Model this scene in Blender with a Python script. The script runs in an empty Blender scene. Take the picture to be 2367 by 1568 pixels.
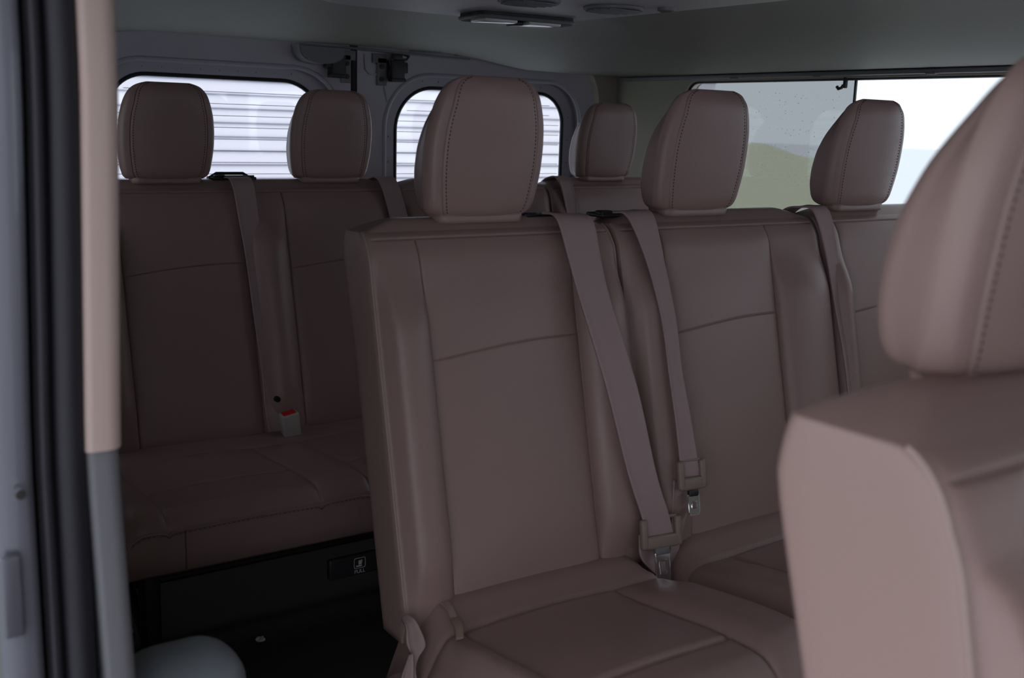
import bpy, bmesh, math, random
import numpy as np
from mathutils import Vector, Matrix
random.seed(7)
sc = bpy.context.scene
COL = sc.collection

# ------------------------------------------------------------------ camera
F, YAW, PITCH, ROLL, ZC = 2482.3, .6098, -.1963, .0293, 1.2061
cd = bpy.data.cameras.new('camera'); cam = bpy.data.objects.new('camera', cd); COL.objects.link(cam)
d = Vector((math.sin(YAW)*math.cos(PITCH), math.cos(YAW)*math.cos(PITCH), math.sin(PITCH)))
r = Vector((math.cos(YAW), -math.sin(YAW), 0)); u = r.cross(d)
r2 = r*math.cos(ROLL)+u*math.sin(ROLL); u2 = -r*math.sin(ROLL)+u*math.cos(ROLL)
M = Matrix((r2, u2, -d)).transposed().to_4x4(); M.translation = Vector((0, 0, ZC)); cam.matrix_world = M
cd.sensor_width = 36; cd.lens = F/2367*36; cd.clip_start = .02; cd.clip_end = 500
cd.dof.use_dof = True; cd.dof.focus_distance = 2.35; cd.dof.aperture_fstop = 6.2
sc.camera = cam

# ------------------------------------------------------------------ world, light, exposure
w = bpy.data.worlds.new('overcast_sky'); sc.world = w; w.use_nodes = True
nt = w.node_tree; bgn = nt.nodes['Background']
tc = nt.nodes.new('ShaderNodeTexCoord'); sep = nt.nodes.new('ShaderNodeSeparateXYZ'); rp = nt.nodes.new('ShaderNodeValToRGB')
nt.links.new(tc.outputs['Generated'], sep.inputs[0]); nt.links.new(sep.outputs['Z'], rp.inputs[0]); nt.links.new(rp.outputs[0], bgn.inputs[0])
rp.color_ramp.elements[0].position = 0.0; rp.color_ramp.elements[0].color = (.88, .93, 1, 1)
rp.color_ramp.elements[1].position = .5; rp.color_ramp.elements[1].color = (.95, .95, 1, 1)
bgn.inputs[1].default_value = 1.5
sc.view_settings.view_transform = 'Standard'; sc.view_settings.look = 'None'; sc.view_settings.gamma = 1
sc.view_settings.use_curve_mapping = False
sc.view_settings.exposure = 0.0
sc.cycles.max_bounces = 8; sc.cycles.diffuse_bounces = 4; sc.cycles.transparent_max_bounces = 12

# ------------------------------------------------------------------ materials
def mat(name, col, rough=.5, metal=0, bump=None, spec=.5, var=0, coat=0):
    m = bpy.data.materials.new(name); m.use_nodes = True; n = m.node_tree; b = n.nodes['Principled BSDF']
    b.inputs['Base Color'].default_value = (*col, 1); b.inputs['Roughness'].default_value = rough
    b.inputs['Metallic'].default_value = metal; b.inputs['Specular IOR Level'].default_value = spec
    b.inputs['Coat Weight'].default_value = coat
    t = n.nodes.new('ShaderNodeTexCoord')
    if var:
        ns = n.nodes.new('ShaderNodeTexNoise'); ns.inputs['Scale'].default_value = 9; n.links.new(t.outputs['Object'], ns.inputs['Vector'])
        mx = n.nodes.new('ShaderNodeMix'); mx.data_type = 'RGBA'
        mx.inputs[6].default_value = (*[c*(1-var) for c in col], 1); mx.inputs[7].default_value = (*[min(1, c*(1+var)) for c in col], 1)
        n.links.new(ns.outputs['Fac'], mx.inputs[0]); n.links.new(mx.outputs[2], b.inputs['Base Color'])
    if bump:
        kind, scale, dist = bump
        if kind == 'grain':
            v = n.nodes.new('ShaderNodeTexVoronoi'); v.inputs['Scale'].default_value = scale; o = v.outputs['Distance']
        elif kind == 'wave':
            v = n.nodes.new('ShaderNodeTexWave'); v.inputs['Scale'].default_value = scale; v.bands_direction = 'Z'; o = v.outputs['Fac']
        else:
            v = n.nodes.new('ShaderNodeTexNoise'); v.inputs['Scale'].default_value = scale; v.inputs['Detail'].default_value = 4; o = v.outputs['Fac']
        n.links.new(t.outputs['Object'], v.inputs['Vector'])
        bp = n.nodes.new('ShaderNodeBump'); bp.inputs['Strength'].default_value = .5; bp.inputs['Distance'].default_value = dist
        n.links.new(o, bp.inputs['Height']); n.links.new(bp.outputs[0], b.inputs['Normal'])
    return m
def glass(name, tint, gloss=.06):
    m = bpy.data.materials.new(name); m.use_nodes = True; n = m.node_tree; n.nodes.clear()
    o = n.nodes.new('ShaderNodeOutputMaterial'); a = n.nodes.new('ShaderNodeBsdfTransparent'); g = n.nodes.new('ShaderNodeBsdfGlossy'); x = n.nodes.new('ShaderNodeMixShader')
    a.inputs[0].default_value = (*tint, 1); g.inputs['Roughness'].default_value = .02; x.inputs[0].default_value = gloss
    n.links.new(a.outputs[0], x.inputs[1]); n.links.new(g.outputs[0], x.inputs[2]); n.links.new(x.outputs[0], o.inputs[0])
    return m
LEA = (.32, .214, .204)
M_leather = mat('leather', LEA, .33, bump=('grain', 900, .0004), spec=.45)
M_thread = mat('thread', (.16, .11, .10), .8)
M_dark_thread = mat('dark_thread', (.07, .045, .042), .8)
M_piping = mat('piping', (.33, .24, .22), .4)
M_web = mat('belt_webbing', (.40, .29, .295), .7, bump=('wave', 260, .0004))
M_tanplastic = mat('tan_plastic', (.26, .19, .165), .42)
M_greyplastic = mat('grey_plastic', (.16, .16, .175), .5, bump=('noise', 300, .0003))
M_bluegrey = mat('blue_grey_plastic', (.15, .17, .19), .45)
M_tantrim = mat('tan_trim', (.46, .35, .32), .6, bump=('noise', 350, .0003))
M_rubber = mat('black_rubber', (.010, .009, .015), .6)
M_black = mat('black_plastic', (.012, .012, .013), .45)
M_chrome = mat('chrome', (.75, .75, .76), .16, metal=1)
M_steel = mat('dark_steel', (.25, .25, .26), .35, metal=1)
M_red = mat('red_plastic', (.65, .015, .02), .35)
M_buckle = mat('grey_buckle_plastic', (.48, .46, .43), .35)
M_headliner = mat('headliner_fabric', (.20, .187, .172), .62, bump=('noise', 500, .0003), spec=.4)
M_trimwall = mat('wall_trim', (.33, .31, .27), .7, bump=('noise', 400, .0003))
M_paint = mat('inner_door_paint', (.40, .39, .45), .35, spec=.5)
M_silver = mat('silver_body_paint', (.12, .12, .15), .3, metal=.3, coat=.3)
M_carpet = mat('dark_carpet', (.06, .054, .05), 1, bump=('noise', 700, .004), spec=.1)
M_siding = mat('white_siding', (.95, .91, .99), .6)
M_line = mat('siding_joint', (.22, .22, .30), .7)
M_concrete = mat('pale_concrete', (.74, .78, .82), .9, var=.06)
M_grass = mat('dry_grass', (.62, .64, .46), .95, var=.15)
M_white = mat('white_print', (.75, .75, .75), .6)
M_lens = mat('clear_lens', (.75, .75, .78), .12, spec=.8)
M_paper = mat('paper_scrap', (.6, .57, .53), .9)
M_glass = glass('clear_glass', (.93, .96, .97))
M_tint = glass('tinted_glass', (.53, .55, .555), .06)
M_privacy = glass('privacy_glass', (.26, .28, .28), .06)
M_verge = mat('pale_verge', (.84, .87, .68), .95, var=.08)
M_heat = mat('heater_line', (.06, .05, .07), .6)
M_drop = mat('water_drop', (.95, .97, 1), .05, spec=1)
_n = M_drop.node_tree; _t = _n.nodes.new('ShaderNodeBsdfTranslucent'); _t.inputs[0].default_value = (1, 1, 1, 1)
_n.links.new(_t.outputs[0], _n.nodes['Material Output'].inputs['Surface'])

# ------------------------------------------------------------------ helpers
def ob(name, me, m=None, parent=None, smooth=True):
    o = bpy.data.objects.new(name, me); COL.objects.link(o)
    if m: me.materials.append(m)
    if smooth:
        me.polygons.foreach_set('use_smooth', [True]*len(me.polygons))
    if parent: o.parent = parent; o.matrix_parent_inverse = Matrix.Identity(4)
    return o
def from_bm(name, bm, m, parent=None, smooth=True, sharp=35):
    me = bpy.data.meshes.new(name); bmesh.ops.recalc_face_normals(bm, faces=bm.faces); bm.to_mesh(me); bm.free()
    o = ob(name, me, m, parent, smooth)
    if smooth and sharp: me.set_sharp_from_angle(angle=math.radians(sharp))
    return o
def empty(name, label, cat, loc=(0, 0, 0), group=None):
    o = bpy.data.objects.new(name, None); COL.objects.link(o); o.location = loc; o.empty_display_size = .05
    o['label'] = label; o['category'] = cat
    if group: o['group'] = group
    return o
def tag(o, label, cat, group=None):
    o['label'] = label; o['category'] = cat
    if group: o['group'] = group
    return o
def struct(o, label=None):
    o['kind'] = 'structure'
    if label: o['label'] = label
    return o
def add_box(bm, c, s, bev=0, rot=None, seg=3):
    t = bmesh.new(); bmesh.ops.create_cube(t, size=1)
    bmesh.ops.scale(t, vec=s, verts=t.verts)
    if bev: bmesh.ops.bevel(t, geom=t.edges[:], offset=bev, segments=seg, profile=.5, affect='EDGES')
    if rot is not None: bmesh.ops.transform(t, matrix=rot.to_4x4(), verts=t.verts)
    bmesh.ops.translate(t, vec=c, verts=t.verts)
    me = bpy.data.meshes.new('t'); t.to_mesh(me); t.free(); bm.from_mesh(me); bpy.data.meshes.remove(me)
def add_tube(bm, pts, rad, n=8, closed=False, cap=True):
    pts = [Vector(p) for p in pts]; N = len(pts); rings = []; up = None
    for i, p in enumerate(pts):
        a = pts[(i-1) % N] if (closed or i > 0) else p; b = pts[(i+1) % N] if (closed or i < N-1) else p
        t = (b-a).normalized()
        if up is None:
            up = t.orthogonal().normalized()
        up = (up - t*up.dot(t)).normalized(); s = t.cross(up)
        rr = rad[i] if isinstance(rad, (list, tuple)) else rad
        rings.append([bm.verts.new(p+up*rr*math.cos(2*math.pi*k/n)+s*rr*math.sin(2*math.pi*k/n)) for k in range(n)])
    for i in range(N if closed else N-1):
        A, B = rings[i], rings[(i+1) % N]
        if closed and i == N-1:
            best = min(range(n), key=lambda q: (A[0].co-B[q].co).length); B = B[best:]+B[:best]
        for k in range(n): bm.faces.new((A[k], A[(k+1) % n], B[(k+1) % n], B[k]))
    if cap and not closed:
        bm.faces.new(rings[0][::-1]); bm.faces.new(rings[-1])
def grid_mesh(name, P, closed_s, m, parent=None, cap0=False, cap1=False):
    P = np.asarray(P); T, S = P.shape[:2]
    vs = [tuple(map(float, v)) for v in P.reshape(-1, 3)]; fs = []
    for i in range(T-1):
        for j in range(S if closed_s else S-1):
            a, b = i*S+j, i*S+(j+1) % S; fs.append((a, b, b+S, a+S))
    if cap0: fs.append(tuple(range(S))[::-1])
    if cap1: fs.append(tuple(range((T-1)*S, T*S)))
    me = bpy.data.meshes.new(name); me.from_pydata(vs, [], fs); me.validate()
    return ob(name, me, m, parent)
def rrect(x0, x1, z0, z1, r, n=8):
    rs = r if isinstance(r, (list, tuple)) else (r,)*4   # bl, br, tr, tl
    out = []
    for (cx, cz, a0, q) in ((x0, z0, math.pi, 0), (x1, z0, 1.5*math.pi, 1), (x1, z1, 0, 2), (x0, z1, .5*math.pi, 3)):
        R = rs[q]; c = (cx+(R if q in (0, 3) else -R), cz+(R if q in (0, 1) else -R))
        for k in range(n+1):
            a = a0+k*math.pi/2/n; out.append((c[0]+R*math.cos(a), c[1]+R*math.sin(a)))
    return out
def plate(name, outer, holes, fn, thick, m, parent=None, smooth=False):
    """flat plate with holes; fn maps (a, b, depth) to a point"""
    bm = bmesh.new(); loops = []
    for lp in [outer]+holes:
        vs = [bm.verts.new(fn(a, b, 0)) for a, b in lp]
        loops.append([bm.edges.new((vs[i], vs[(i+1) % len(vs)])) for i in range(len(vs))])
    bmesh.ops.triangle_fill(bm, use_beauty=True, use_dissolve=False, edges=bm.edges[:])
    dv = Vector(fn(0, 0, thick))-Vector(fn(0, 0, 0))
    r = bmesh.ops.extrude_face_region(bm, geom=bm.faces[:])
    bmesh.ops.translate(bm, vec=dv, verts=[v for v in r['geom'] if isinstance(v, bmesh.types.BMVert)])
    return from_bm(name, bm, m, parent, smooth)
def sm(x, a=0., b=1.):
    t = np.clip((np.asarray(x, float)-a)/(b-a), 0, 1); return t*t*(3-2*t)
def bump1(x, c, w): return np.exp(-((np.asarray(x, float)-c)/w)**2)

# ------------------------------------------------------------------ van shell
XL, XR, YB, YF = .30, 2.55, 3.04, -2.3
Wr = lambda a, b, t: (XR+t, a, b)          # right wall: a = y, b = z
Wl = lambda a, b, t: (XL-.05-t, a, b)
Wb = lambda a, b, t: (a, YB+t, b)
fl = plate('floor', [(.0, YF), (2.6, YF), (2.6, 3.2), (.0, 3.2)], [], lambda a, b, t: (a, b, -t), .05, M_carpet); struct(fl, 'dark carpeted van floor')
win1 = rrect(1.25, 2.69, .93, 1.365, .05)
wr = plate('wall_right', [(YF, 0), (3.06, 0), (3.06, 1.50), (YF, 1.50)], [win1, rrect(-.45, 1.05, .93, 1.365, .05), rrect(-1.9, -.7, .93, 1.365, .05)], Wr, .05, M_trimwall)
struct(wr, 'grey trimmed side wall of the van, right in the photo')
wl = plate('wall_left', [(1.0, 0), (3.06, 0), (3.06, 1.50), (1.0, 1.50)], [rrect(2.28, 2.82, .88, 1.365, .05)], Wl, .05, M_trimwall)
struct(wl, 'van side wall behind the door pillar')
wf = plate('wall_front', [(.0, 0), (2.6, 0), (2.6, 1.5), (0, 1.5)], [rrect(.35, 2.4, .85, 1.42, .08)], lambda a, b, t: (a, YF-t, b), .05, M_trimwall); struct(wf, 'front end of the van with windscreen opening')
lf = plate('wall_left_front', [(YF, 0), (-1.0, 0), (-1.0, 1.5), (YF, 1.5)], [rrect(-2.1, -1.15, .9, 1.38, .05)], Wl, .05, M_trimwall); struct(lf, 'van side ahead of the sliding door opening')
wb = plate('wall_back', [(.2, 0), (2.6, 0), (2.6, 1.50), (.2, 1.50)], [rrect(.70, 2.47, .02, 1.45, (.02, .02, .16, .13), 12)], Wb, .03, M_trimwall, smooth=False)
struct(wb, 'trim surround of the rear door opening')

# ceiling: headliner with a lowered duct panel along the middle
def rbox_sd(X, Y, x0, x1, y0, y1, R):
    cx, cy, hx, hy = (x0+x1)/2, (y0+y1)/2, (x1-x0)/2-R, (y1-y0)/2-R
    qx, qy = np.abs(X-cx)-hx, np.abs(Y-cy)-hy
    return np.hypot(np.maximum(qx, 0), np.maximum(qy, 0))+np.minimum(np.maximum(qx, qy), 0)-R
def ceil_z(X, Y):
    base = 1.478-.095*sm(X, 1.75, 2.57)-.095*sm(-X, -.95, -.2)
    base = base-.050*sm(Y, 2.35, 3.05)*(1-.5*sm(X, 2., 2.55))
    base = np.maximum(base, 1.383+.012*bump1(X, 1.5, .8))
    duct = 1.45-.0*X
    k = 1-sm(rbox_sd(X, Y, .95, 1.62, -3.5, 2.21, .16), -.02, .07)
    z = base*(1-k)+duct*k
    # pressed hollow behind the duct
    z = z+.010*sm(1-np.hypot((X-1.75)/.35, (Y-2.45)/.28), 0, .6)
    return z
xs = np.unique(np.concatenate([np.linspace(.12, 2.575, 90), np.linspace(.9, 1.75, 60)])); ys = np.unique(np.concatenate([np.linspace(YF-.04, 3.02, 110), np.linspace(1.9, 2.5, 50)]))
GX, GY = np.meshgrid(xs, ys)
P = np.stack([GX, GY, ceil_z(GX, GY)], -1)
lip = P[-1:].copy(); lip[..., 1] += .012; lip[..., 2] += .004; lip2 = P[-1:].copy(); lip2[..., 1] += .014; lip2[..., 2] += .02
ce = grid_mesh('ceiling', np.concatenate([P, lip, lip2]), False, M_headliner); struct(ce, 'fabric headliner with a lowered duct, its window sheen painted in as a paler colour')
ce.data.materials.append(mat('duct_sheen', (.50, .48, .52), .5, bump=('noise', 500, .0002)))  # paler duct colour paints in the rear-window sheen on the headliner
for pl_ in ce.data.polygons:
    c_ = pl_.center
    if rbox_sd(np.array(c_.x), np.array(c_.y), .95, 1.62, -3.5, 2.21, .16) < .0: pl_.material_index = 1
bm = bmesh.new(); add_box(bm, (1.32, .37, 1.53), (2.6, 5.5, .02)); rf = from_bm('roof', bm, M_silver, None, False); struct(rf, 'van roof skin')
bm = bmesh.new(); add_box(bm, (.2, -.02, 1.46), (.13, 2.1, .10), .02); o = from_bm('trim_4', bm, M_greyplastic); struct(o, 'header above the sliding door opening')

# header trim above the right window with clips
bm = bmesh.new(); add_box(bm, (XR-.008, .4, 1.377), (.03, 5.2, .013), .004)
for y in (1.75, 2.12, 2.45): add_box(bm, (XR-.02, y, 1.371), (.014, .03, .006), .002)
o = from_bm('trim_1', bm, M_greyplastic); struct(o, 'thin header strip above the side window')

# side windows
def pane_right(name, loop, m, t=.025):
    return plate(name, loop, [], Wr, .004, m) if t is None else plate(name, [(a, b) for a, b in loop], [], lambda a, b, q: (XR+t+q, a, b), .004, m)
wn = empty('window_1', 'side window of the van with a grey tinted rear pane and a clear front pane', 'window'); del wn['category']; struct(wn)
p1 = pane_right('pane', rrect(2.02, 2.67, .95, 1.36, (.0001, .04, .04, .0001)), M_tint); p1.parent = wn; p1['label'] = 'grey tinted rear pane with water drops'
p2 = pane_right('pane', rrect(1.27, 2.018, .95, 1.36, (.04, .0001, .0001, .04)), M_glass); p2.parent = wn; p2['label'] = 'clear front pane'
bm = bmesh.new(); add_tube(bm, [(XR+.014, a, b) for a, b in rrect(1.252, 2.688, .932, 1.363, .05, 8)], .0045, 6, True); o = from_bm('rubber_gasket', bm, M_black, wn)
bm = bmesh.new(); add_box(bm, (XR+.022, 2.019, 1.155), (.008, .006, .41), .001); o = from_bm('divider', bm, M_black, wn)
bm = bmesh.new()
add_box(bm, (XR+.002, 2.040, 1.352), (.012, .010, .030), .003); add_tube(bm, [(XR-.002, 2.043, 1.346), (XR-.004, 2.047, 1.338), (XR-.004, 2.058, 1.335), (XR-.004, 2.064, 1.342)], .0045, 8)
o = from_bm('latch_hook', bm, M_black, wn)
bm = bmesh.new()
for row in range(26):
    z0 = 1.32-row*.0105 + random.uniform(-.003, .003)
    if row in (8, 9, 13, 14, 19, 20): continue
    y0 = random.uniform(2.03, 2.2)
    for k in range(random.randint(5, 18)):
        y = y0+random.random()*.42; z = z0+(y-2.2)*.06+random.uniform(-.003, .003)
        if y > 2.62: continue
        rr = random.choice((.0006, .0008, .0011, .0015))
        t = bmesh.ops.create_icosphere(bm, subdivisions=1, radius=rr)
        bmesh.ops.translate(bm, vec=(XR+.0245, y, z), verts=t['verts'])
o = from_bm('water_drops', bm, M_drop, wn); o['kind'] = 'stuff'; o['label'] = 'fine water drops on the tinted pane'
for k, (nm, fn, lp) in enumerate((('window_2', Wr, rrect(-.45, 1.05, .93, 1.365, .05)), ('window_3', Wl, rrect(2.28, 2.82, .88, 1.365, .05)))):
    o = plate(nm, lp, [], lambda a, b, t, f=fn: f(a, b, .02+t), .004, M_glass); struct(o, 'side window glass')

# ------------------------------------------------------------------ rear doors
def rear_door(name, x0, x1, g0, g1, label, rs):
    e = empty(name, label, 'x'); del e['category']; struct(e)
    zt, gz0 = 1.319, .84
    f = lambda y: (lambda a, b, t: (a, y+t, b))
    orr = (.01, .01, .10 if x1 > 2 else .02, .10 if x1 < 2 else .02)
    m1 = .055
    rA = tuple(q+m1*.6 for q in rs)
    hole = rrect(g0-m1, g1+m1, gz0-m1, zt+m1*.72, rA, 12)
    plate('door_panel', rrect(x0, x1, .02, 1.44, orr, 10), [hole], f(3.10), .05, M_paint, e)
    # rolled bead around the recess
    bm = bmesh.new(); add_tube(bm, [(a, 3.100, b) for a, b in hole], .007, 8, True); from_bm('bead', bm, M_paint, e)
    h2 = rrect(g0, g1, gz0, zt, rs, 12)
    plate('window_flange', [(a, b) for a, b in rrect(g0-m1-.002, g1+m1+.002, gz0-m1-.002, zt+m1*.72+.002, rA, 12)], [h2], f(3.128), .006, M_paint, e)
    bm = bmesh.new(); add_tube(bm, [(a, 3.13, b) for a, b in h2], .0065, 8, True); from_bm('rubber_gasket', bm, M_black, e)
    gl = plate('pane', rrect(g0-.004, g1+.004, gz0-.004, zt+.004, rs, 12), [], f(3.142), .004, M_glass, e)
    bm = bmesh.new()
    z = gz0+.03
    while z < zt-.02:
        ins = .006 if z < zt-.1 else .05
        add_box(bm, ((g0+g1)/2, 3.1405, z), (g1-g0-2*ins, .0008, .0016)); z += .034
    o = from_bm('heater_lines', bm, M_heat, gl, False); o['label'] = 'thin dark demister lines'
    bm = bmesh.new()
    n = 9
    for k in range(n):
        a = g0+.1+(g1-g0-.2)*k/(n-1); add_tube(bm, [(a, 3.1275, zt+.02), (a, 3.122, zt+.02)], .0025, 8)
    for k in range(5):
        for gx in (g0-.025, g1+.025): add_tube(bm, [(gx, 3.1275, gz0+.08+k*.08), (gx, 3.122, gz0+.08+k*.08)], .0025, 8)
    from_bm('clip_pin', bm, M_paint, e)
    return e
d1 = rear_door('door_1', .62, 1.528, .80, 1.445, 'blue-grey inner face of the left rear door', (.04, .04, .13, .11))
d2 = rear_door('door_2', 1.550, 2.56, 1.700, 2.376, 'blue-grey inner face of the right rear door', (.04, .04, .105, .14))
# seam seal between the doors, edge step
bm = bmesh.new(); add_tube(bm, [(1.538, 3.104, z) for z in np.linspace(.03, 1.48, 12)], .008, 8); add_box(bm, (1.539, 3.125, .755), (.03, .04, 1.49)); o = from_bm('trim_2', bm, M_rubber); struct(o, 'black rubber seal between the two rear doors')
bm = bmesh.new()
add_tube(bm, [(1.575, 3.098, 1.41), (1.578, 3.098, 1.365), (1.59, 3.098, 1.352), (1.625, 3.098, 1.35), (1.64, 3.098, 1.33), (1.655, 3.098, 1.27)], .0035, 6)
from_bm('pressed_rib', bm, M_paint, d2)
bm = bmesh.new(); add_box(bm, (1.54, 3.17, .40), (2.1, .01, .8)); o = from_bm('wall_back_outer', bm, M_silver, None, False); struct(o, 'outer skins of the rear doors')
bm = bmesh.new(); add_box(bm, (1.54, 3.17, 1.45), (2.1, .01, .14)); add_box(bm, (.5, 3.17, .75), (.44, .01, 1.5)); add_box(bm, (2.55, 3.17, .75), (.2, .01, 1.5)); o = from_bm('wall_back_header', bm, M_silver, None, False); struct(o, 'body frame around the rear doors')

def latch(name, x, z, label, mir=1):
    e = empty(name, label, 'door latch', (x, 3.098, z), 'latches at the top of the rear doors')
    bm = bmesh.new(); add_box(bm, (-.012*mir, -.003, -.012), (.034, .005, .085), .0022); add_box(bm, (-.02*mir, -.003, .028), (.05, .005, .03), .0022)
    from_bm('mounting_plate', bm, M_greyplastic, e)
    for zz in (.004, -.035):
        bm = bmesh.new(); add_tube(bm, [(-.014*mir, -.004, zz), (-.014*mir, -.010, zz)], .008, 12); add_tube(bm, [(-.014*mir, -.009, zz), (-.014*mir, -.013, zz)], .0045, 6); from_bm('bolt', bm, M_black, e)
    bm = bmesh.new(); add_box(bm, (.028*mir, -.022, -.004), (.045, .04, .062), .005); add_box(bm, (.052*mir, -.02, .002), (.03, .03, .036), .006)
    add_box(bm, (.026*mir, -.03, .034), (.035, .02, .022), .004); add_box(bm, (.03*mir, -.026, -.036), (.05, .03, .012), .003)
    add_tube(bm, [(.02*mir, -.03, .04), (.045*mir, -.032, .046), (.07*mir, -.028, .038), (.062*mir, -.025, .028), (.04*mir, -.028, .026)], .005, 8)
    from_bm('latch_body', bm, M_black, e)
    bm = bmesh.new(); add_tube(bm, [(.006*mir, -.018, .028), (.008*mir, -.026, .01), (.008*mir, -.026, -.01), (.006*mir, -.018, -.02)], .0028, 8); from_bm('lever', bm, M_steel, e)
    return e
latch('door_latch', 1.645, 1.372, 'black latch on a two-bolt plate at top of the right rear door')
latch('door_latch', 1.497, 1.375, 'black latch at top of the left rear door, half under the grey cover', -1)
# hanging cover of the left latch
prof = []
for k in range(13):
    a = math.pi*k/12; prof.append((1.405+.075*math.cos(a)+.0, 1.425-.055*math.sin(a)**.6))
bm = bmesh.new(); fr = [bm.verts.new((a, 3.03, b)) for a, b in prof]; bk = [bm.verts.new((a, 3.095, b)) for a, b in prof]
bm.faces.new(fr); bm.faces.new(bk[::-1])
for i in range(len(prof)): j = (i+1) % len(prof); bm.faces.new((fr[i], fr[j], bk[j], bk[i]))
bmesh.ops.bevel(bm, geom=[e_ for e_ in bm.edges if all(v in fr for v in e_.verts)], offset=.006, segments=3, affect='EDGES')
o = from_bm('latch_cover', bm, M_greyplastic); tag(o, 'smooth grey rounded cover hanging above the left rear window', 'cover')
# header plate strip under the headliner
bm = bmesh.new(); add_box(bm, (1.70, 3.055, 1.418), (.46, .02, .007), .002, Matrix.Rotation(.025, 3, 'Y')); add_box(bm, (1.76, 3.045, 1.427), (.10, .03, .004), .001); add_box(bm, (1.90, 3.045, 1.424), (.05, .03, .004), .001)
o = from_bm('header_plate', bm, M_greyplastic); tag(o, 'thin grey metal strip in the gap under the headliner above the rear doors', 'metal strip')

# ------------------------------------------------------------------ ceiling lamp, vents, sensor
lamp = empty('dome_lamp', 'long dark-framed dome lamp with two clear lenses on the headliner', 'lamp', (1.445, 2.085, 1.449))
lamp.rotation_euler = (0, 0, math.radians(-4))
bm = bmesh.new(); bmo = rrect(-.125, .125, -.058, .058, .022)
vs = [bm.verts.new((a, b, 0)) for a, b in bmo]; bm.faces.new(vs); rr_ = bmesh.ops.extrude_face_region(bm, geom=bm.faces[:])
bmesh.ops.translate(bm, vec=(0, 0, -.010), verts=[v for v in rr_['geom'] if isinstance(v, bmesh.types.BMVert)])
from_bm('housing', bm, M_black, lamp, False)
bm = bmesh.new(); add_tube(bm, [(a, b, -.010) for a, b in rrect(-.125, .125, -.058, .058, .022)], .0045, 8, True); from_bm('bezel', bm, M_greyplastic, lamp)
for x in (-.058, .058):
    bm = bmesh.new(); add_box(bm, (x, 0.004, -.013), (.085, .07, .010), .004); from_bm('lens', bm, M_lens, lamp)
bm = bmesh.new(); add_box(bm, (0, .01, -.015), (.022, .045, .010), .003); from_bm('switch', bm, M_black, lamp)
def vent(x, y, label, R=.058):
    e = empty('air_vent', label, 'air vent', (x, y, 1.449), 'round ceiling air vents')
    bm = bmesh.new(); add_tube(bm, [(R*math.cos(a), R*math.sin(a), -.002) for a in np.linspace(0, 2*math.pi, 33)[:-1]], .005, 8, True); from_bm('rim', bm, M_greyplastic, e)
    bm = bmesh.new(); add_tube(bm, [(0, 0, .0), (0, 0, -.004)], R-.002, 32); from_bm('disc', bm, M_black, e)
    for k in range(5):
        yy = -R*.62+k*R*.31; L = math.sqrt(max(R*R-yy*yy, 0))*1.85
        bm = bmesh.new(); add_box(bm, (0, yy, -.006), (L, .008, .004), .001, Matrix.Rotation(.4, 3, 'X')); from_bm('vane', bm, M_greyplastic, e)
vent(1.47, 1.775, 'round ceiling air vent beside the small round sensor')
vent(1.275, 1.80, 'round ceiling air vent at the top edge, ahead of the dome lamp')
bm = bmesh.new(); add_tube(bm, [(1.548, 1.700, 1.452), (1.548, 1.700, 1.444), (1.548, 1.700, 1.440)], [.019, .018, .010], 20); o = from_bm('ceiling_sensor', bm, M_greyplastic); tag(o, 'small round grey sensor on the headliner right of the vents', 'sensor')

# ------------------------------------------------------------------ door pillar (left foreground)
def strip(bm, prof, zs, lean):
    """prof: list of (x, y) closed; lean(z) -> dx"""
    rows = [[bm.verts.new((x+lean(z), y, z)) for x, y in prof] for z in zs]
    for a, b in zip(rows, rows[1:]):
        for i in range(len(prof)): j = (i+1) % len(prof); bm.faces.new((a[i], a[j], b[j], b[i]))
    bm.faces.new(rows[0][::-1]); bm.faces.new(rows[-1])
lean = lambda z: .0 if z > 1.23 else -.0105*(1.23-z)/.31 if z > .92 else -.0105
zz_all = list(np.linspace(0, 1.5, 31))
def arcpts(cx, cy, R, a0, a1, n=6): return [(cx+R*math.cos(math.radians(a0+(a1-a0)*k/n)), cy+R*math.sin(math.radians(a0+(a1-a0)*k/n))) for k in range(n+1)]
bm = bmesh.new(); strip(bm, arcpts(.2305, .958, .007, 180, 270)+arcpts(.2425, .965, .014, 270, 360)+[(.2565, 1.02), (.2235, 1.02)], list(np.linspace(.913, 1.5, 20)), lean)
o = from_bm('trim_5', bm, M_tantrim); struct(o, 'tan upper trim of the door pillar')
lg = lambda z: lean(z)+.006*max(0, (.9-z)/.2)
bm = bmesh.new(); strip(bm, arcpts(.2315, .962, .007, 180, 270)+arcpts(.2415, .968, .013, 270, 360)+[(.2545, 1.02), (.2245, 1.02)], list(np.linspace(0, .915, 20)), lg)
o = from_bm('trim_6', bm, M_greyplastic); struct(o, 'grey lower trim of the door pillar')
bm = bmesh.new(); strip(bm, [(.185, .968), (.2255, .968), (.2255, 1.02), (.185, 1.02)], zz_all, lean)
add_tube(bm, [(.212+lean(z), .964, z) for z in zz_all], .0135, 12); add_tube(bm, [(.191+lean(z), .960, z) for z in zz_all], .0055, 10)
o = from_bm('trim_7', bm, M_rubber); struct(o, 'black rubber weatherstrip of the sliding door opening')
bm = bmesh.new(); strip(bm, arcpts(.163, .976, .020, 200, 270)+arcpts(.173, .962, .008, 270, 350)+[(.184, 1.02), (.13, 1.05), (.10, 1.10), (.14, 1.03)], zz_all, lean)
o = from_bm('wall_left_outer', bm, M_silver); struct(o, 'silver painted body edge of the door opening')
bm = bmesh.new(); add_box(bm, (.20, 1.6, .75), (.01, 1.3, .0)); bm.free()
st = empty('door_striker', 'small silver striker with a bright screw on the painted door jamb', 'striker', (.150, .948, .80))
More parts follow.
